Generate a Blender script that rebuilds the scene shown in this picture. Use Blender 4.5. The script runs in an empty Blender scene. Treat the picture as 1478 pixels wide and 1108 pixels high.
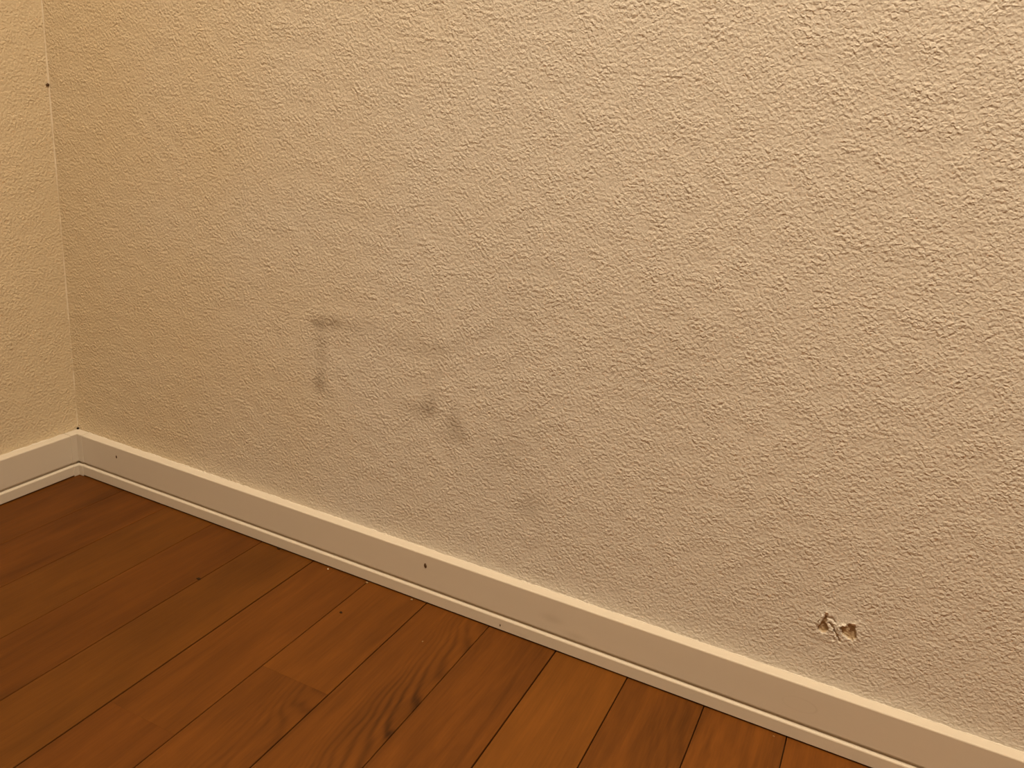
import bpy, bmesh, math, random
from mathutils import Vector, Matrix, noise

random.seed(7)
scene = bpy.context.scene
col = scene.collection

# ------------------------------------------------------------------ camera
cam_data = bpy.data.cameras.new('camera')
cam = bpy.data.objects.new('camera', cam_data)
col.objects.link(cam)
cam_data.sensor_fit = 'HORIZONTAL'
cam_data.sensor_width = 36.0
cam_data.lens = 36.0 * 1198.66 / 1478.0
cam_data.clip_start = 0.01
yaw, pitch, roll = -0.41695, -0.32981, 0.09581
fwd = Vector((math.sin(yaw) * math.cos(pitch), math.cos(yaw) * math.cos(pitch), math.sin(pitch)))
rt = Vector((math.cos(yaw), -math.sin(yaw), 0.0))
up = rt.cross(fwd)
rt2 = math.cos(roll) * rt + math.sin(roll) * up
up2 = -math.sin(roll) * rt + math.cos(roll) * up
m = Matrix((rt2, up2, -fwd)).transposed().to_4x4()
m.translation = Vector((0.96375, -0.71782, 0.54428))
cam.matrix_world = m
scene.camera = cam

# ------------------------------------------------------------------ world and exposure
world = bpy.data.worlds.new('world')
scene.world = world
world.use_nodes = True
world.node_tree.nodes['Background'].inputs[0].default_value = (0.01, 0.009, 0.008, 1)
world.node_tree.nodes['Background'].inputs[1].default_value = 1.0
vs = scene.view_settings
vs.view_transform = 'Standard'
vs.look = 'None'
vs.gamma = 1.0
vs.use_curve_mapping = False
vs.exposure = 0.0
scene.cycles.use_denoising = True
scene.cycles.use_adaptive_sampling = True
scene.cycles.adaptive_threshold = 0.02
scene.cycles.max_bounces = 5
scene.cycles.diffuse_bounces = 4

# the one lamp of the room: position, size and strength of its glowing diffuser
LAMP = Vector((1.08, -0.84, 2.40))
LAMP_RADIUS = 0.24
LAMP_POWER = 110.0
LAMP_COLOUR = (1.0, 0.80, 0.545)

# room, metres: corner of the two seen walls at the origin, x along the right wall, -y along the left wall
RX, RY, RZ = 2.70, 2.45, 2.45
BT, BH, ZG, LIP = 0.01186, 0.060, 0.01786, 0.002      # baseboard thickness, height, groove height, lip

# ------------------------------------------------------------------ helpers
def link(name, bm, mat, parent=None, smooth=False, mesh=None):
    if mesh is None:
        mesh = bpy.data.meshes.new(name)
        bm.normal_update()
        bm.to_mesh(mesh)
        bm.free()
        if mat is not None:
            mesh.materials.append(mat)
        if smooth:
            for p in mesh.polygons:
                p.use_smooth = True
    o = bpy.data.objects.new(name, mesh)
    col.objects.link(o)
    if parent is not None:
        o.parent = parent
    return o

def structure(o):
    o['kind'] = 'structure'
    return o

def add_box(bm, x0, x1, y0, y1, z0, z1):
    v = [bm.verts.new(p) for p in ((x0, y0, z0), (x1, y0, z0), (x1, y1, z0), (x0, y1, z0),
                                   (x0, y0, z1), (x1, y0, z1), (x1, y1, z1), (x0, y1, z1))]
    for f in ((3, 2, 1, 0), (4, 5, 6, 7), (0, 1, 5, 4), (1, 2, 6, 5), (2, 3, 7, 6), (3, 0, 4, 7)):
        bm.faces.new([v[i] for i in f])

def new_mat(name):
    mt = bpy.data.materials.new(name)
    mt.use_nodes = True
    return mt, mt.node_tree.nodes, mt.node_tree.links, mt.node_tree.nodes['Principled BSDF']

def nd(nodes, typ, **kw):
    n = nodes.new(typ)
    for k, v in kw.items():
        setattr(n, k, v)
    return n

def mth(nodes, links, op, a, b=None, c=None, clamp=False):
    n = nodes.new('ShaderNodeMath')
    n.operation = op
    n.use_clamp = clamp
    for i, v in enumerate((a, b, c)):
        if v is None:
            continue
        if isinstance(v, (int, float)):
            n.inputs[i].default_value = v
        else:
            links.new(v, n.inputs[i])
    return n.outputs[0]

def mixc(nodes, links, fac, a, b, blend='MIX'):
    n = nodes.new('ShaderNodeMix')
    n.data_type = 'RGBA'
    n.blend_type = blend
    for sock, v in ((n.inputs[0], fac), (n.inputs[6], a), (n.inputs[7], b)):
        if isinstance(v, (int, float)):
            sock.default_value = v
        elif isinstance(v, tuple):
            sock.default_value = v if len(v) == 4 else (*v, 1)
        else:
            links.new(v, sock)
    return n.outputs[2]

def nz(nodes, links, vec, scale, detail=2.0, rough=0.5, dist=0.0):
    n = nodes.new('ShaderNodeTexNoise')
    n.inputs['Scale'].default_value = scale
    n.inputs['Detail'].default_value = detail
    n.inputs['Roughness'].default_value = rough
    n.inputs['Distortion'].default_value = dist
    links.new(vec, n.inputs['Vector'])
    return n.outputs[0]

def blots(nodes, links, vec, spots):
    """soft smudges, each an ellipse with a place, size, tilt and strength of its own"""
    total = None
    for (x, y, z, rx, ry, rz, tilt, s) in spots:
        mp = nd(nodes, 'ShaderNodeMapping', vector_type='TEXTURE')
        mp.inputs['Location'].default_value = (x, y, z)
        mp.inputs['Rotation'].default_value = (0, math.radians(-tilt), 0)
        mp.inputs['Scale'].default_value = (rx, ry, rz)
        links.new(vec, mp.inputs['Vector'])
        g = nd(nodes, 'ShaderNodeTexGradient', gradient_type='SPHERICAL')
        links.new(mp.outputs[0], g.inputs[0])
        sm = nd(nodes, 'ShaderNodeMapRange', interpolation_type='SMOOTHSTEP')
        links.new(g.outputs['Fac'], sm.inputs[0])
        total = mth(nodes, links, 'MULTIPLY_ADD', sm.outputs[0], s, total if total is not None else 0.0)
    return total

# ------------------------------------------------------------------ materials
STAINS = [  # x, y, z on the right wall, radii, tilt, strength
    (0.416, 0, 0.2935, 0.024, 1, 0.0095, 4, 0.36),
    (0.404, 0, 0.2905, 0.010, 1, 0.007, 0, 0.26),
    (0.428, 0, 0.2960, 0.010, 1, 0.006, 0, 0.22),
    (0.455, 0, 0.2965, 0.034, 1, 0.012, 8, 0.17),
    (0.409, 0, 0.2740, 0.011, 1, 0.020, 0, 0.20),
    (0.4115, 0, 0.2450, 0.009, 1, 0.034, 0, 0.24),
    (0.409, 0, 0.2225, 0.0105, 1, 0.0115, 0, 0.48),
    (0.421, 0, 0.2120, 0.016, 1, 0.010, 0, 0.13),
    (0.505, 0, 0.2920, 0.040, 1, 0.012, 0, 0.13),
    (0.553, 0, 0.2930, 0.040, 1, 0.013, 10, 0.16),
    (0.595, 0, 0.3120, 0.040, 1, 0.012, 22, 0.09),
    (0.558, 0, 0.2660, 0.010, 1, 0.030, 0, 0.09),
    (0.553, 0, 0.2380, 0.012, 1, 0.008, 0, 0.28),
    (0.541, 0, 0.2230, 0.032, 1, 0.0125, 6, 0.25),
    (0.5525, 0, 0.2250, 0.011, 1, 0.010, 0, 0.34),
    (0.587, 0, 0.2090, 0.0165, 1, 0.018, 0, 0.44),
    (0.5835, 0, 0.2290, 0.009, 1, 0.015, 0, 0.20),
    (0.617, 0, 0.2020, 0.020, 1, 0.022, 0, 0.10),
    (0.6475, 0, 0.1990, 0.024, 1, 0.020, 0, 0.17),
    (0.628, 0, 0.1680, 0.022, 1, 0.018, 0, 0.09),
    (0.6775, 0, 0.1520, 0.022, 1, 0.020, 0, 0.24),
    (0.665, 0, 0.2330, 0.050, 1, 0.040, 0, 0.07),
    (0.800, 0, 0.3300, 0.075, 1, 0.060, -20, 0.07),
    (0.640, 0, 0.3500, 0.070, 1, 0.060, 0, 0.06),
    (0.985, 0, 0.1230, 0.040, 1, 0.026, 12, 0.08),
]

def make_wallpaper(name, colour, stains, relief_depth):
    mt, N, L, P = new_mat(name)
    tc = N.new('ShaderNodeTexCoord')
    co = tc.outputs['Object']
    # pebbled vinyl: soft grains a few millimetres across, unevenly pressed
    n1 = nz(N, L, co, 335.0, 1.0, 0.5, 0.35)
    n2 = nz(N, L, co, 55.0, 0.0)
    h = mth(N, L, 'MULTIPLY', n1, mth(N, L, 'MULTIPLY_ADD', n2, 1.2, 0.4))
    b = N.new('ShaderNodeBump')
    b.inputs['Strength'].default_value = 1.0
    b.inputs['Distance'].default_value = relief_depth
    L.new(h, b.inputs['Height'])
    L.new(b.outputs[0], P.inputs['Normal'])
    shade = mth(N, L, 'MULTIPLY', nz(N, L, co, 9.0, 2.0), 0.12)
    base = mixc(N, L, shade, colour, (colour[0] * 0.62, colour[1] * 0.56, colour[2] * 0.48))
    if stains:
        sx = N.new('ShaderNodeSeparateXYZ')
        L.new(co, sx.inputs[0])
        warm_falloff = mth(N, L, 'MULTIPLY_ADD', nz(N, L, co, 7.0, 1.0), 0.35, sx.outputs[0])
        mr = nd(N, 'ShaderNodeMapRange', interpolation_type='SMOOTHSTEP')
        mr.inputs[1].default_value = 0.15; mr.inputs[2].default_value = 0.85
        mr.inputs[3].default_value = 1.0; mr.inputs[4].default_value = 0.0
        L.new(warm_falloff, mr.inputs[0])
        base = mixc(N, L, mr.outputs[0], base, WARM_TINT)  # warm light falloff mixed into the paper colour, strongest at the corner
        torn = nd(N, 'ShaderNodeAttribute', attribute_name='torn').outputs['Fac']
        base = mixc(N, L, torn, base, (0.47, 0.37, 0.25))
        st = nd(N, 'ShaderNodeAttribute', attribute_name='stain').outputs['Fac']
        pat = nz(N, L, co, 130.0, 2.0, 0.65)
        st = mth(N, L, 'MULTIPLY', st, mth(N, L, 'MULTIPLY_ADD', pat, 1.5, 0.2))
        base = mixc(N, L, mth(N, L, 'MINIMUM', st, 0.85), base, (0.19, 0.135, 0.08))
    L.new(base, P.inputs['Base Color'])
    P.inputs['Roughness'].default_value = 0.62
    P.inputs['Specular IOR Level'].default_value = 0.25
    return mt

BUMP = 0.00145
WALLC = (0.66, 0.637, 0.605)
WARM_TINT = (0.640, 0.552, 0.408)      # warmer hue of the light near the corner, painted into the paper
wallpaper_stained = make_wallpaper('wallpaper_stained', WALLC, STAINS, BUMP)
wallpaper_plain = make_wallpaper('wallpaper_plain', WARM_TINT, [], BUMP * 0.78)


def plain(name, colour, rough=0.5, spec=0.4, bump=None):
    mt, N, L, P = new_mat(name)
    tc = N.new('ShaderNodeTexCoord')
    n = nz(N, L, tc.outputs['Object'], 35.0, 3.0)
    c = mixc(N, L, mth(N, L, 'MULTIPLY', n, 0.18), colour, tuple(x * 0.75 for x in colour))
    L.new(c, P.inputs['Base Color'])
    P.inputs['Roughness'].default_value = rough
    P.inputs['Specular IOR Level'].default_value = spec
    if bump:
        b = N.new('ShaderNodeBump')
        b.inputs['Strength'].default_value = 1.0
        b.inputs['Distance'].default_value = bump[1]
        L.new(nz(N, L, tc.outputs['Object'], bump[0], 3.0), b.inputs['Height'])
        L.new(b.outputs[0], P.inputs['Normal'])
    return mt

def make_vinyl():
    mt, N, L, P = new_mat('baseboard_vinyl')
    tc = N.new('ShaderNodeTexCoord')
    co = tc.outputs['Object']
    mp = N.new('ShaderNodeMapping')
    mp.inputs['Scale'].default_value = (0.25, 0.25, 3.0)
    L.new(co, mp.inputs['Vector'])
    n = nz(N, L, mp.outputs[0], 14.0, 3.0)
    base = mixc(N, L, mth(N, L, 'MULTIPLY', n, 0.16), (0.618, 0.57, 0.503), (0.52, 0.46, 0.385))
    smudge = blots(N, L, co, [(0.722, -BT, 0.036, 0.02, 1, 0.008, 0, 0.16), (0.750, -BT, 0.025, 0.02, 1, 0.007, 0, 0.12),
                              (0.690, -BT, 0.005, 0.016, 1, 0.004, 0, 0.10)])
    # a faint curl, as left by a pencil or a hair
    mp2 = nd(N, 'ShaderNodeMapping', vector_type='TEXTURE')
    mp2.inputs['Location'].default_value = (0.9727, -BT, 0.0385)
    mp2.inputs['Scale'].default_value = (0.022, 1, 0.010)
    L.new(co, mp2.inputs['Vector'])
    g = nd(N, 'ShaderNodeTexGradient', gradient_type='SPHERICAL')
    L.new(mp2.outputs[0], g.inputs[0])
    ring = mth(N, L, 'SUBTRACT', 1.0, mth(N, L, 'MULTIPLY', mth(N, L, 'ABSOLUTE', mth(N, L, 'SUBTRACT', g.outputs['Fac'], 0.3)), 14.0), clamp=True)
    smudge = mth(N, L, 'MULTIPLY_ADD', mth(N, L, 'MULTIPLY', ring, nz(N, L, co, 60.0)), 0.16, smudge)
    base = mixc(N, L, smudge, base, (0.2, 0.15, 0.1))
    L.new(base, P.inputs['Base Color'])
    P.inputs['Roughness'].default_value = 0.5
    P.inputs['Specular IOR Level'].default_value = 0.35
    b = N.new('ShaderNodeBump')
    b.inputs['Distance'].default_value = 0.00006
    L.new(nz(N, L, co, 700.0, 2.0), b.inputs['Height'])
    L.new(b.outputs[0], P.inputs['Normal'])
    return mt

def make_wood():
    mt, N, L, P = new_mat('stained_wood')
    def attr(k):
        a = nd(N, 'ShaderNodeAttribute', attribute_type='OBJECT', attribute_name=k)
        return a.outputs['Fac']
    tc = N.new('ShaderNodeTexCoord')
    obj = tc.outputs['Object']
    cmb = N.new('ShaderNodeCombineXYZ')
    sd = attr('grain_seed')
    L.new(sd, cmb.inputs[0]); L.new(mth(N, L, 'MULTIPLY', sd, 2.37), cmb.inputs[1]); L.new(mth(N, L, 'MULTIPLY', sd, 0.61), cmb.inputs[2])
    add = nd(N, 'ShaderNodeVectorMath', operation='ADD')
    L.new(obj, add.inputs[0]); L.new(cmb.outputs[0], add.inputs[1])
    v = add.outputs[0]
    def stretch(sx, sy):
        mp = N.new('ShaderNodeMapping')
        mp.inputs['Scale'].default_value = (sx, sy, 1)
        L.new(v, mp.inputs['Vector'])
        return mp.outputs[0]
    fibre = nz(N, L, stretch(1, 0.035), 620.0, 3.0, 0.6)
    streak = nz(N, L, stretch(1, 0.10), 75.0, 3.0, 0.55, 0.6)
    broad = nz(N, L, stretch(1, 0.35), 20.0, 2.0, 0.5)
    # arched grain: nested arches whose axis lies at 'arch_x', open towards the wall
    sep = N.new('ShaderNodeSeparateXYZ')
    L.new(obj, sep.inputs[0])
    dx = mth(N, L, 'SUBTRACT', attr('arch_x'), sep.outputs[0])
    wob = nz(N, L, stretch(1, 0.25), 40.0, 2.0)
    wob2 = nz(N, L, stretch(1, 1), 11.0, 1.0)
    t = mth(N, L, 'MULTIPLY_ADD', mth(N, L, 'MULTIPLY', dx, dx), -105.0, sep.outputs[1])
    t = mth(N, L, 'MULTIPLY_ADD', wob, 0.10, t)
    t = mth(N, L, 'MULTIPLY_ADD', wob2, 0.12, t)
    arc = mth(N, L, 'MULTIPLY_ADD', mth(N, L, 'SINE', mth(N, L, 'MULTIPLY', t, 2 * math.pi / 0.045)), 0.5, 0.5)
    arc = mth(N, L, 'POWER', arc, 1.7)
    near = mth(N, L, 'SUBTRACT', 1.0, mth(N, L, 'MULTIPLY', mth(N, L, 'ABSOLUTE', dx), 16.0), clamp=True)
    arc = mth(N, L, 'MULTIPLY', mth(N, L, 'MULTIPLY', arc, near), attr('arch'))
    arc = mth(N, L, 'MULTIPLY', arc, mth(N, L, 'MULTIPLY_ADD', broad, 1.4, 0.1))
    # colour
    warm = mixc(N, L, attr('warmth'), (0.152, 0.0545, 0.0070), (0.161, 0.0510, 0.0070))
    dark = mth(N, L, 'MULTIPLY', mth(N, L, 'SUBTRACT', streak, 0.5), mth(N, L, 'MULTIPLY', attr('streaks'), 1.5))
    dark = mth(N, L, 'MULTIPLY_ADD', mth(N, L, 'SUBTRACT', broad, 0.5), 0.55, dark)
    dark = mth(N, L, 'MULTIPLY_ADD', mth(N, L, 'SUBTRACT', fibre, 0.5), 0.42, dark)
    dark = mth(N, L, 'ADD', dark, mth(N, L, 'MULTIPLY', arc, 0.58))
    bright = mth(N, L, 'MULTIPLY', attr('tone'), mth(N, L, 'MAXIMUM', mth(N, L, 'SUBTRACT', 1.0, dark), 0.25))
    bc = N.new('ShaderNodeCombineXYZ')
    for i in range(3):
        L.new(bright, bc.inputs[i])
    mul = nd(N, 'ShaderNodeVectorMath', operation='MULTIPLY')
    L.new(warm, mul.inputs[0]); L.new(bc.outputs[0], mul.inputs[1])
    L.new(mul.outputs[0], P.inputs['Base Color'])
    P.inputs['Roughness'].default_value = 0.5
    P.inputs['Specular IOR Level'].default_value = 0.15
    b = N.new('ShaderNodeBump')
    b.inputs['Distance'].default_value = 0.00008
    L.new(fibre, b.inputs['Height'])
    L.new(b.outputs[0], P.inputs['Normal'])
    return mt

vinyl = make_vinyl()
wood = make_wood()
dim_bounce = plain('dim_bounce_brown', (0.30, 0.20, 0.11), 0.6, 0.2)  # brown made up for the unseen walls, to cut their bounce light
ceiling_paint = plain('ceiling_paper', (0.60, 0.57, 0.52), 0.7, 0.2)
subfloor_mat = plain('subfloor_board', (0.05, 0.03, 0.015), 0.8, 0.1)
caulk_mat = plain('caulk', (0.68, 0.61, 0.49), 0.6, 0.2)
filler_mat = plain('filler', (0.63, 0.59, 0.53), 0.6, 0.2)
paper_core = plain('torn_paper', (0.82, 0.78, 0.72), 0.8, 0.1, (500.0, 0.0003))
nail_mat = plain('nail_brown', (0.10, 0.055, 0.025), 0.6, 0.3)
hole_mat = plain('hole_black', (0.02, 0.012, 0.008), 0.9, 0.05)
crumb_dark = plain('crumb_brown', (0.035, 0.018, 0.008), 0.8, 0.1)
crumb_pale = plain('crumb_pale', (0.62, 0.52, 0.38), 0.8, 0.1)
crumb_tan = plain('crumb_tan', (0.30, 0.20, 0.10), 0.8, 0.1)
fixture_white = plain('fixture_white', (0.8, 0.8, 0.78), 0.4, 0.4)
lampm, N_, L_, P_ = new_mat('lamp_diffuser')
P_.inputs['Base Color'].default_value = (0.8, 0.8, 0.78, 1)
P_.inputs['Emission Color'].default_value = (*LAMP_COLOUR, 1)
P_.inputs['Emission Strength'].default_value = LAMP_POWER

# ------------------------------------------------------------------ room shell
# the damaged patch of the right wall is modelled in relief
def seg_dist(px, pz, pts):
    best = 9.0
    for (ax, az), (bx, bz) in zip(pts, pts[1:]):
        vx, vz = bx - ax, bz - az
        t = max(0.0, min(1.0, ((px - ax) * vx + (pz - az) * vz) / (vx * vx + vz * vz)))
        best = min(best, math.hypot(px - ax - t * vx, pz - az - t * vz))
    return best

def poly_sd(px, pz, poly):
    d = 9.0
    inside = False
    n = len(poly)
    for i in range(n):
        (ax, az), (bx, bz) = poly[i], poly[(i + 1) % n]
        d = min(d, seg_dist(px, pz, [(ax, az), (bx, bz)]))
        if (az > pz) != (bz > pz) and px < (bx - ax) * (pz - az) / (bz - az) + ax:
            inside = not inside
    return -d if inside else d

def sstep(a, b, x):
    t = max(0.0, min(1.0, (x - a) / (b - a)))
    return t * t * (3 - 2 * t)

L_PIT = [(0.9722, 0.1160), (0.9728, 0.1195), (0.9742, 0.1222), (0.9750, 0.1258), (0.9758, 0.1300), (0.9774, 0.1298), (0.9778, 0.1262),
         (0.9776, 0.1228), (0.9796, 0.1212), (0.9808, 0.1178), (0.9800, 0.1142), (0.9770, 0.1122), (0.9738, 0.1130)]
R_PIT = [(0.9905, 0.1228), (0.9940, 0.1250), (0.9968, 0.1291), (1.0018, 0.1280), (1.0040, 0.1225), (1.0047, 0.1168),
         (1.0026, 0.1135), (0.9985, 0.1148), (0.9940, 0.1172)]
GROOVE = [(0.9810, 0.1240), (0.9838, 0.1214), (0.9862, 0.1180), (0.9905, 0.1128), (0.9925, 0.1090)]
GROOVE2 = [(0.9862, 0.1175), (0.9866, 0.1120), (0.9874, 0.1075)]
SCRAPE = [(0.9772, 0.1292), (0.9820, 0.1290), (0.9850, 0.1265)]

def relief(x, z):
    w = 0.0009 * noise.noise(Vector((x * 420, z * 420, 3.3)))
    w2 = 0.0009 * noise.noise(Vector((x * 420, z * 420, 9.1)))
    x2, z2 = x + w, z + w2
    h = 0.0
    dl, dr = poly_sd(x2, z2, L_PIT), poly_sd(x2, z2, R_PIT)
    h -= 0.0028 * sstep(0.0002, -0.0005, dl) * (1.0 - 0.62 * sstep(0.1195, 0.1245, z))
    h -= 0.0020 * sstep(0.0001, -0.0003, dr) * (0.6 + 0.4 * sstep(0.991, 1.003, x))
    g = seg_dist(x2, z2, GROOVE)
    h -= 0.0016 * sstep(0.0014, 0.0002, g)
    h -= 0.0009 * sstep(0.0013, 0.0002, seg_dist(x2, z2, GROOVE2))
    h -= 0.0014 * sstep(0.0018, 0.0004, seg_dist(x2, z2, SCRAPE))
    # lifted lips
    h += 0.0022 * sstep(0.0016, 0.0002, seg_dist(x2, z2, [(0.9728, 0.1205), (0.9731, 0.1240), (0.9733, 0.1292)]))
    h += 0.0015 * sstep(0.0015, 0.0002, seg_dist(x2, z2, [(0.9887, 0.1240), (0.9893, 0.1205), (0.9900, 0.1172)]))
    h += 0.0018 * sstep(0.0015, 0.0002, seg_dist(x2, z2, [(0.9905, 0.1252), (0.9938, 0.1268)]))
    h += 0.0003 * sstep(0.0016, 0.0003, seg_dist(x2, z2, [(0.9826, 0.1262), (0.9862, 0.1245)]))
    # the paper is slightly swollen all round
    h += 0.0006 * sstep(0.012, 0.001, min(dl, dr, g)) * sstep(0.0, 0.0012, min(dl, dr))
    bare = max(sstep(0.0004, -0.0002, min(dl, dr)), 0.7 * sstep(0.0010, 0.0003, g))
    return h, bare

PX0, PX1, PZ0, PZ1 = 0.952, 1.024, 0.090, 0.150
bm = bmesh.new()
torn_layer = bm.verts.layers.float.new('torn')
nx, nzc = 290, 242
grid = []
for j in range(nzc + 1):
    row = []
    for i in range(nx + 1):
        x = PX0 + (PX1 - PX0) * i / nx
        z = PZ0 + (PZ1 - PZ0) * j / nzc
        e = min(i, nx - i, j, nzc - j)
        hh, bare = relief(x, z)
        hh *= 1.0 if e > 6 else e / 6.0
        v = bm.verts.new((x, -hh, z))
        v[torn_layer] = bare
        row.append(v)
    grid.append(row)
for j in range(nzc):
    for i in range(nx):
        f = bm.faces.new((grid[j][i], grid[j][i + 1], grid[j + 1][i + 1], grid[j + 1][i]))
        f.smooth = True
def quad(bm, pts):
    bm.faces.new([bm.verts.new(p) for p in pts])
TH = 0.10
# the smudged stretch is a finer grid whose points carry how soiled they are
SX0, SX1, SZ0, SZ1 = 0.36, 0.90, 0.10, 0.40
def soil(x, z):
    tot = 0.0
    for (cx, _, cz, ra, _, rb, tilt, st) in STAINS:
        c_, s_ = math.cos(math.radians(tilt)), math.sin(math.radians(tilt))
        u, w = ((x - cx) * c_ + (z - cz) * s_) / ra, (-(x - cx) * s_ + (z - cz) * c_) / rb
        tot += 0.84 * st * sstep(0.0, 1.0, 1.0 - math.hypot(u, w) / 1.4)
    return tot
lay = bm.verts.layers.float.new('stain')
gx, gz = 270, 150
rows = []
for j in range(gz + 1):
    rw = []
    for i in range(gx + 1):
        x = SX0 + (SX1 - SX0) * i / gx
        z = SZ0 + (SZ1 - SZ0) * j / gz
        v = bm.verts.new((x, 0, z))
        v[lay] = soil(x, z)
        rw.append(v)
    rows.append(rw)
for j in range(gz):
    for i in range(gx):
        bm.faces.new((rows[j][i], rows[j][i + 1], rows[j + 1][i + 1], rows[j + 1][i]))
for (x0, x1, z0, z1) in ((-TH, SX0, 0, RZ), (SX0, SX1, 0, SZ0), (SX0, SX1, SZ1, RZ), (SX1, PX0, 0, RZ),
                         (PX1, RX + TH, 0, RZ), (PX0, PX1, 0, PZ0), (PX0, PX1, PZ1, RZ)):
    quad(bm, ((x0, 0, z0), (x1, 0, z0), (x1, 0, z1), (x0, 0, z1)))
x0, x1 = -TH, RX + TH
quad(bm, ((x1, TH, 0), (x0, TH, 0), (x0, TH, RZ), (x1, TH, RZ)))
quad(bm, ((x0, 0, RZ), (x1, 0, RZ), (x1, TH, RZ), (x0, TH, RZ)))
quad(bm, ((x0, TH, 0), (x1, TH, 0), (x1, 0, 0), (x0, 0, 0)))
quad(bm, ((x0, TH, 0), (x0, 0, 0), (x0, 0, RZ), (x0, TH, RZ)))
quad(bm, ((x1, 0, 0), (x1, TH, 0), (x1, TH, RZ), (x1, 0, RZ)))
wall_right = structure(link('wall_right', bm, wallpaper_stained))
wall_right['label'] = 'beige textured wallpaper wall with grey smudges and a torn spot'

def wall(name, box, mat=None):
    b = bmesh.new()
    add_box(b, *box)
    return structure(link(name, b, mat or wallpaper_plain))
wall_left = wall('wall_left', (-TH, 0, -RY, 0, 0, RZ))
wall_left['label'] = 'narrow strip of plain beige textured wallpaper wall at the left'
wall('wall_front', (RX, RX + TH, -RY, 0, 0, RZ), dim_bounce)
wall('wall_back', (-TH, RX + TH, -RY - TH, -RY, 0, RZ), dim_bounce)
bm = bmesh.new()
add_box(bm, -TH, RX + TH, -RY - TH, TH, RZ, RZ + 0.08)
structure(link('ceiling', bm, ceiling_paint))

# curled flaps of torn paper round the damage
def flap(root, direction, length, width, curl, seed):
    """a little tongue of paper that leaves the wall at root (x, z) and curls towards the room"""
    b = bmesh.new()
    rnd = random.Random(seed)
    dxz = Vector((math.cos(direction), math.sin(direction)))
    sxz = Vector((-dxz.y, dxz.x))
    nu, nv = 7, 5
    top, bot = [], []
    for i in range(nu):
        t = i / (nu - 1)
        ang = curl * t
        along = length * (math.sin(ang) / curl)
        lift = length * ((1 - math.cos(ang)) / curl)
        ra, rb = [], []
        for j in range(nv):
            s = (j / (nv - 1) - 0.5) * width * (1 - 0.55 * t * t) + rnd.uniform(-1, 1) * 0.0002
            p = Vector(root) + dxz * along + sxz * s
            yy = -0.0006 - lift - rnd.uniform(0, 0.00015)
            ra.append(b.verts.new((p.x, yy, p.y)))
            rb.append(b.verts.new((p.x, yy + 0.00045, p.y)))
        top.append(ra); bot.append(rb)
    for i in range(nu - 1):
        for j in range(nv - 1):
            b.faces.new((top[i][j], top[i + 1][j], top[i + 1][j + 1], top[i][j + 1]))
            b.faces.new((bot[i][j + 1], bot[i + 1][j + 1], bot[i + 1][j], bot[i][j]))
    ring_t = [r[0] for r in top] + top[-1][1:] + [r[-1] for r in reversed(top[:-1])] + list(reversed(top[0][1:-1]))
    ring_b = [r[0] for r in bot] + bot[-1][1:] + [r[-1] for r in reversed(bot[:-1])] + list(reversed(bot[0][1:-1]))
    n = len(ring_t)
    for i in range(n):
        b.faces.new((ring_t[i], ring_b[i], ring_b[(i + 1) % n], ring_t[(i + 1) % n]))
    bmesh.ops.recalc_face_normals(b, faces=b.faces)
    return link('torn_flap', b, paper_core, wall_right, smooth=True)
flap((0.9768, 0.1316), math.radians(95), 0.0046, 0.0030, 1.2, 1)
flap((0.9734, 0.1245), math.radians(150), 0.0026, 0.0070, 1.3, 2)
flap((0.9889, 0.1206), math.radians(15), 0.0018, 0.0060, 1.3, 3)
flap((1.0004, 0.1292), math.radians(100), 0.0036, 0.0040, 1.3, 4)
flap((0.9945, 0.1256), math.radians(115), 0.0026, 0.0036, 1.2, 5)

# ------------------------------------------------------------------ floor: a board underlay with separate planks
bm = bmesh.new()
add_box(bm, -TH, RX + TH, -RY - TH, TH, -0.06, -0.012)
floor = structure(link('floor', bm, subfloor_mat))

PW = 0.07925
SEAM0 = 0.0178
# gap in millimetres at the seam on each plank's left edge
GAPS = {1: .5, 2: .6, 3: .55, 4: .8, 5: 1.35, 6: .8, 7: 1.1, 8: .7, 9: 1.35, 10: 1.1, 11: .9, 12: .9}
# row: tone (own plus painted light falloff leftward), warmth, streaks, arch, arch_x (local)
LOOK = {0: (.63, .7, .5, 0, 0), 1: (.62, .8, .6, 0, 0), 2: (.67, .2, .4, 0, 0), 3: (.64, .7, .5, 0, 0), 4: (.68, .15, .35, 0, 0),
        5: (.72, .6, .45, 0, 0), 6: (.79, .5, .4, .0, .04), 7: (.77, .55, .5, 1.0, .079), 8: (.74, .6, .8, .0, .03),
        9: (.97, .1, .3, 0, 0), 10: (.82, .5, .6, .35, .085), 11: (.88, .55, .9, .1, .03), 12: (.86, .6, .5, 0, 0)}

def plank(x0, x1, y0, y1, look, seed):
    """one bevelled board: top at z = 0, running along y; its origin at the end nearer the wall"""
    b = bmesh.new()
    w, ln, e = x1 - x0, y1 - y0, 0.0004
    r0 = [(0, -ln, -0.012), (w, -ln, -0.012), (w, 0, -0.012), (0, 0, -0.012)]
    r1 = [(0, -ln, -e), (w, -ln, -e), (w, 0, -e), (0, 0, -e)]
    ee = 0.00003
    r2 = [(e, -ln + ee, 0), (w - e, -ln + ee, 0), (w - e, -ee, 0), (e, -ee, 0)]
    rings = [[b.verts.new(p) for p in r] for r in (r0, r1, r2)]
    b.faces.new(list(reversed(rings[0])))
    b.faces.new(rings[2])
    for a, c in zip(rings, rings[1:]):
        for i in range(4):
            b.faces.new((a[i], a[(i + 1) % 4], c[(i + 1) % 4], c[i]))
    o = link('plank', b, wood, floor)
    o.location = (x0, y1, 0)
    for k, val in zip(('tone', 'warmth', 'streaks', 'arch', 'arch_x'), look):
        o[k] = float(val)
    o['grain_seed'] = float(seed)
    return o

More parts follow.
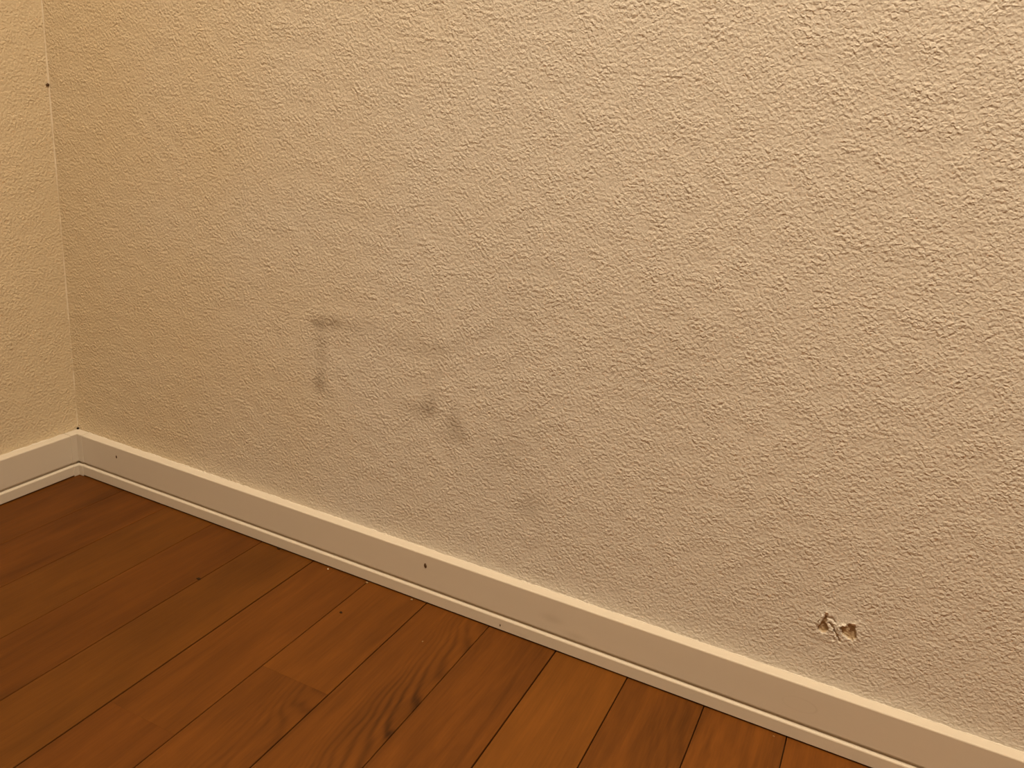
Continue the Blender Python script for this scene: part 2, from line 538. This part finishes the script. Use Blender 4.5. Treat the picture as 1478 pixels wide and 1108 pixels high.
rr = random.Random(21)
row = 0
while True:
    xa = SEAM0 + row * PW
    xb = xa + PW
    if xa > RX - 0.01:
        break
    ga = GAPS.get(row, .7) / 2000.0
    gb = GAPS.get(row + 1, .7) / 2000.0
    x0 = 0.001 if row == 0 else xa + ga
    x1 = min(xb - gb, RX - 0.001)
    look = LOOK.get(row, (rr.uniform(.9, 1.15), rr.random(), rr.uniform(.3, .8), 0, 0))
    cuts = {5: [0.300, 1.20, 2.10], 6: [0.191, 1.09, 1.99]}.get(row, None)
    if cuts is None:
        first = rr.uniform(0.95, 1.35)
        cuts = [first, first + 0.9]
    cuts = [c for c in cuts if c < RY - 0.05] + [RY - 0.001]
    ya = -0.0012
    for k, c in enumerate(cuts):
        lk = look
        if row == 5 and k == 1:
            lk = (.67, .8, .5, 0, 0)
        if row == 6 and k == 1:
            lk = (.73, .6, .45, .7, .078)
        if k > 1 or (k == 1 and row not in (5, 6)):
            lk = (rr.uniform(.9, 1.12), rr.random(), rr.uniform(.3, .8), 0, 0)
        plank(x0, x1, -c + 0.00002, ya, lk, rr.uniform(1, 40))
        ya = -c - 0.00002
    row += 1

# ------------------------------------------------------------------ baseboards
def profile(off=0.0, bottom=0.0017):
    return [(0.0003, BH + off), (BT - 0.0013 + off, BH + off), (BT - 0.0004 + off, BH - 0.0004 + off), (BT + off, BH - 0.0013 + off),
            (BT + off, ZG + 0.0026), (BT - 0.0030 + off, ZG + 0.0024), (BT - 0.0030 + off, ZG - 0.0016),
            (BT + 0.0006 + off, ZG - 0.0018), (BT + 0.0015 + off, ZG - 0.0024), (BT + LIP + off, ZG - 0.0034),
            (BT + LIP + off, bottom + 0.0004), (BT + LIP - 0.0004 + off, bottom), (0.0003, bottom)]

def sweep(name, mat, prof, stations, parent=None):
    """prof: (d, z) outline; stations: functions that turn (d, z) into a point"""
    b = bmesh.new()
    rings = [[b.verts.new(s(d, z)) for d, z in prof] for s in stations]
    n = len(prof)
    for a, c in zip(rings, rings[1:]):
        for i in range(n):
            b.faces.new((a[i], a[(i + 1) % n], c[(i + 1) % n], c[i]))
    b.faces.new(rings[0])
    b.faces.new(list(reversed(rings[-1])))
    bmesh.ops.recalc_face_normals(b, faces=b.faces)
    return link(name, b, mat, parent)

baseboard_right = structure(sweep('baseboard_right', vinyl, profile(),
                                  [lambda d, z: (d + 0.0003, -d, z), lambda d, z: (RX - d - 0.0003, -d, z)]))
baseboard_left = structure(sweep('baseboard_left', vinyl, profile(),
                                 [lambda d, z: (d, -d - 0.0003, z), lambda d, z: (d, -RY + d + 0.0003, z)]))
structure(sweep('baseboard_front', vinyl, profile(),
                [lambda d, z: (RX - d, -d - 0.0003, z), lambda d, z: (RX - d, -RY + d + 0.0003, z)]))
structure(sweep('baseboard_back', vinyl, profile(),
                [lambda d, z: (d + 0.0003, -RY + d, z), lambda d, z: (RX - d - 0.0003, -RY + d, z)]))
# moulded cap over the inner corner where the two baseboards meet
CAP = BT + 0.0098
cap = structure(sweep('trim_1', vinyl, profile(0.0007, 0.0002),
                      [lambda d, z: (CAP, -d, z), lambda d, z: (d, -d, z), lambda d, z: (d, -CAP, z)]))
cap['label'] = 'moulded inner corner cap joining the two white baseboards'

# thin bead of filler down the corner of the two walls
def bead(name, mat, p_of, n, r_of, parent=None):
    b = bmesh.new()
    rings = []
    for i in range(n + 1):
        rings.append([b.verts.new(p) for p in p_of(i / n, r_of(i / n))])
    k = len(rings[0])
    for a, c in zip(rings, rings[1:]):
        for i in range(k):
            b.faces.new((a[i], a[(i + 1) % k], c[(i + 1) % k], c[i]))
    b.faces.new(rings[0]); b.faces.new(list(reversed(rings[-1])))
    bmesh.ops.recalc_face_normals(b, faces=b.faces)
    return link(name, b, mat, parent, smooth=False)

def corner_pts(t, r):
    z = BH + 0.002 + t * (RZ - BH - 0.004)
    return [(-0.0004, 0.0004, z), (r, 0.0004, z), (r * 0.45, -r * 0.45, z), (-0.0004, -r, z)]
bead_o = structure(bead('trim_2', caulk_mat, corner_pts, 900, lambda t: max(0.0002, 0.0008 + 0.0006 * sstep(0.10, 0.2, t) + 0.0010 * noise.noise(Vector((t * 75, 0.5, 0.2))) + 0.0004 * noise.noise(Vector((t * 420, 2.5, 0.2))))))
bead_o['label'] = 'thin pale bead of filler down the corner of the two walls'

# irregular bead of filler where the wallpaper ends on the baseboards
def top_bead(axis, length, seed):
    def pts(t, r):
        s = 0.022 + t * (length - 0.05)
        q = [(-0.0004, BH - 0.0002), (r, BH - 0.0002), (r * 0.6, BH + r * 0.35), (-0.0004, BH + r * 0.9)]
        return [((s, -d, z) if axis == 'x' else (d, -s, z)) for d, z in q]
    def rad(t):
        s = t * length
        return max(0.0003, 0.0011 + 0.0008 * noise.noise(Vector((s * 130, seed, 0))) + 0.0007 * noise.noise(Vector((s * 420, seed, 5))))
    return pts, rad
p_, r_ = top_bead('x', RX, 1.5)
bead('filler_bead', filler_mat, p_, 1100, r_, baseboard_right)
p_, r_ = top_bead('y', RY, 4.5)
bead('filler_bead', filler_mat, p_, 900, r_, baseboard_left)

# nail heads and pinholes
def pebble(name, loc, size, mat, parent=None, seed=0, rough=0.25, rot=0.0, sub=2):
    b = bmesh.new()
    bmesh.ops.create_icosphere(b, subdivisions=sub, radius=1.0)
    for v in b.verts:
        k = 1.0 + rough * noise.noise(v.co * 1.3 + Vector((seed * 3.7, seed * 1.9, seed)))
        v.co = Vector((v.co.x * size[0] * k, v.co.y * size[1] * k, v.co.z * size[2] * k))
    o = link(name, b, mat, parent, smooth=True)
    o.location = loc
    o.rotation_euler = (0, rot, 0)
    return o
pebble('nail_head', (0.5673, -BT - 0.0001, 0.0461), (0.0018, 0.0006, 0.0032), nail_mat, baseboard_right, 1, 0.3, -0.15)
pebble('nail_head', (0.0865, -BT - 0.0001, 0.0462), (0.0012, 0.0005, 0.0022), nail_mat, baseboard_right, 2, 0.3, -0.1)
pebble('nail_head', (0.6653, -BT - LIP - 0.0001, 0.0072), (0.0007, 0.0004, 0.0015), nail_mat, baseboard_right, 3, 0.3)
pebble('pinhole', (0.0008, -0.0024, 0.5092), (0.0012, 0.0020, 0.0017), nail_mat, wall_left, 4, 0.4)
pebble('gap_hole', (0.0012, -0.0012, 0.0616), (0.0016, 0.0016, 0.0019), hole_mat, cap, 5, 0.2)

# ------------------------------------------------------------------ crumbs on the floor
def crumb(loc, size, mat, label, seed, name='crumb'):
    o = pebble(name, (loc[0], loc[1], size[2] * 0.8), size, mat, None, seed, 0.5, 0.0, 2)
    o['label'] = label
    o['category'] = 'crumb'
    o['group'] = 'crumbs on the wooden floor'
crumb((0.4397, -0.0180), (0.0010, 0.0010, 0.0007), crumb_pale, 'tiny white crumb on the floor near the baseboard', 11)
crumb((0.5042, -0.0796), (0.0017, 0.0014, 0.0007), crumb_dark, 'dark speck alone in the middle of a floor plank', 12)
crumb((0.3632, -0.0150), (0.0022, 0.0012, 0.0010), crumb_dark, 'dark crumb touching the foot of the right baseboard', 13)
crumb((0.3335, -0.1142), (0.0026, 0.0018, 0.0007), crumb_dark, 'dark splinter lying on a plank seam left of the others', 14)
crumb((0.4945, -0.0168), (0.0016, 0.0012, 0.0010), crumb_tan, 'tan crumb where a plank seam meets the right baseboard', 15)
crumb((0.5554, -0.0170), (0.0015, 0.0012, 0.0009), crumb_tan, 'tan grain against the baseboard below the larger nail head', 16)
crumb((0.6054, -0.0750), (0.0008, 0.0008, 0.0005), crumb_tan, 'faint tan grain on the plank with strong arched grain', 17)
crumb((0.9576, -0.0190), (0.0009, 0.0007, 0.0005), crumb_tan, 'tan grain by the baseboard at the bottom right', 18)

# ------------------------------------------------------------------ ceiling lamp (above and behind the camera)
lamp = bpy.data.objects.new('ceiling_lamp', None)
col.objects.link(lamp)
lamp.location = (LAMP.x, LAMP.y, RZ)
lamp['label'] = 'round flush ceiling lamp with a glowing warm white diffuser'
lamp['category'] = 'lamp'
def lathe(name, prof, mat, parent, seg=48):
    b = bmesh.new()
    rings = []
    for r, z in prof:
        rings.append([b.verts.new((r * math.cos(2 * math.pi * i / seg), r * math.sin(2 * math.pi * i / seg), z)) for i in range(seg)])
    for a, c in zip(rings, rings[1:]):
        for i in range(seg):
            b.faces.new((a[i], a[(i + 1) % seg], c[(i + 1) % seg], c[i]))
    b.faces.new(rings[0]); b.faces.new(list(reversed(rings[-1])))
    bmesh.ops.recalc_face_normals(b, faces=b.faces)
    return link(name, b, mat, parent, smooth=False)
R = LAMP_RADIUS
lathe('base_plate', [(R + 0.02, -0.0005), (R + 0.025, -0.012), (R + 0.015, -0.024)], fixture_white, lamp)
lathe('diffuser', [(R, -0.0245), (R, -0.040), (R * 0.95, -0.052), (R * 0.8, -0.060), (R * 0.4, -0.065)], lampm, lamp)
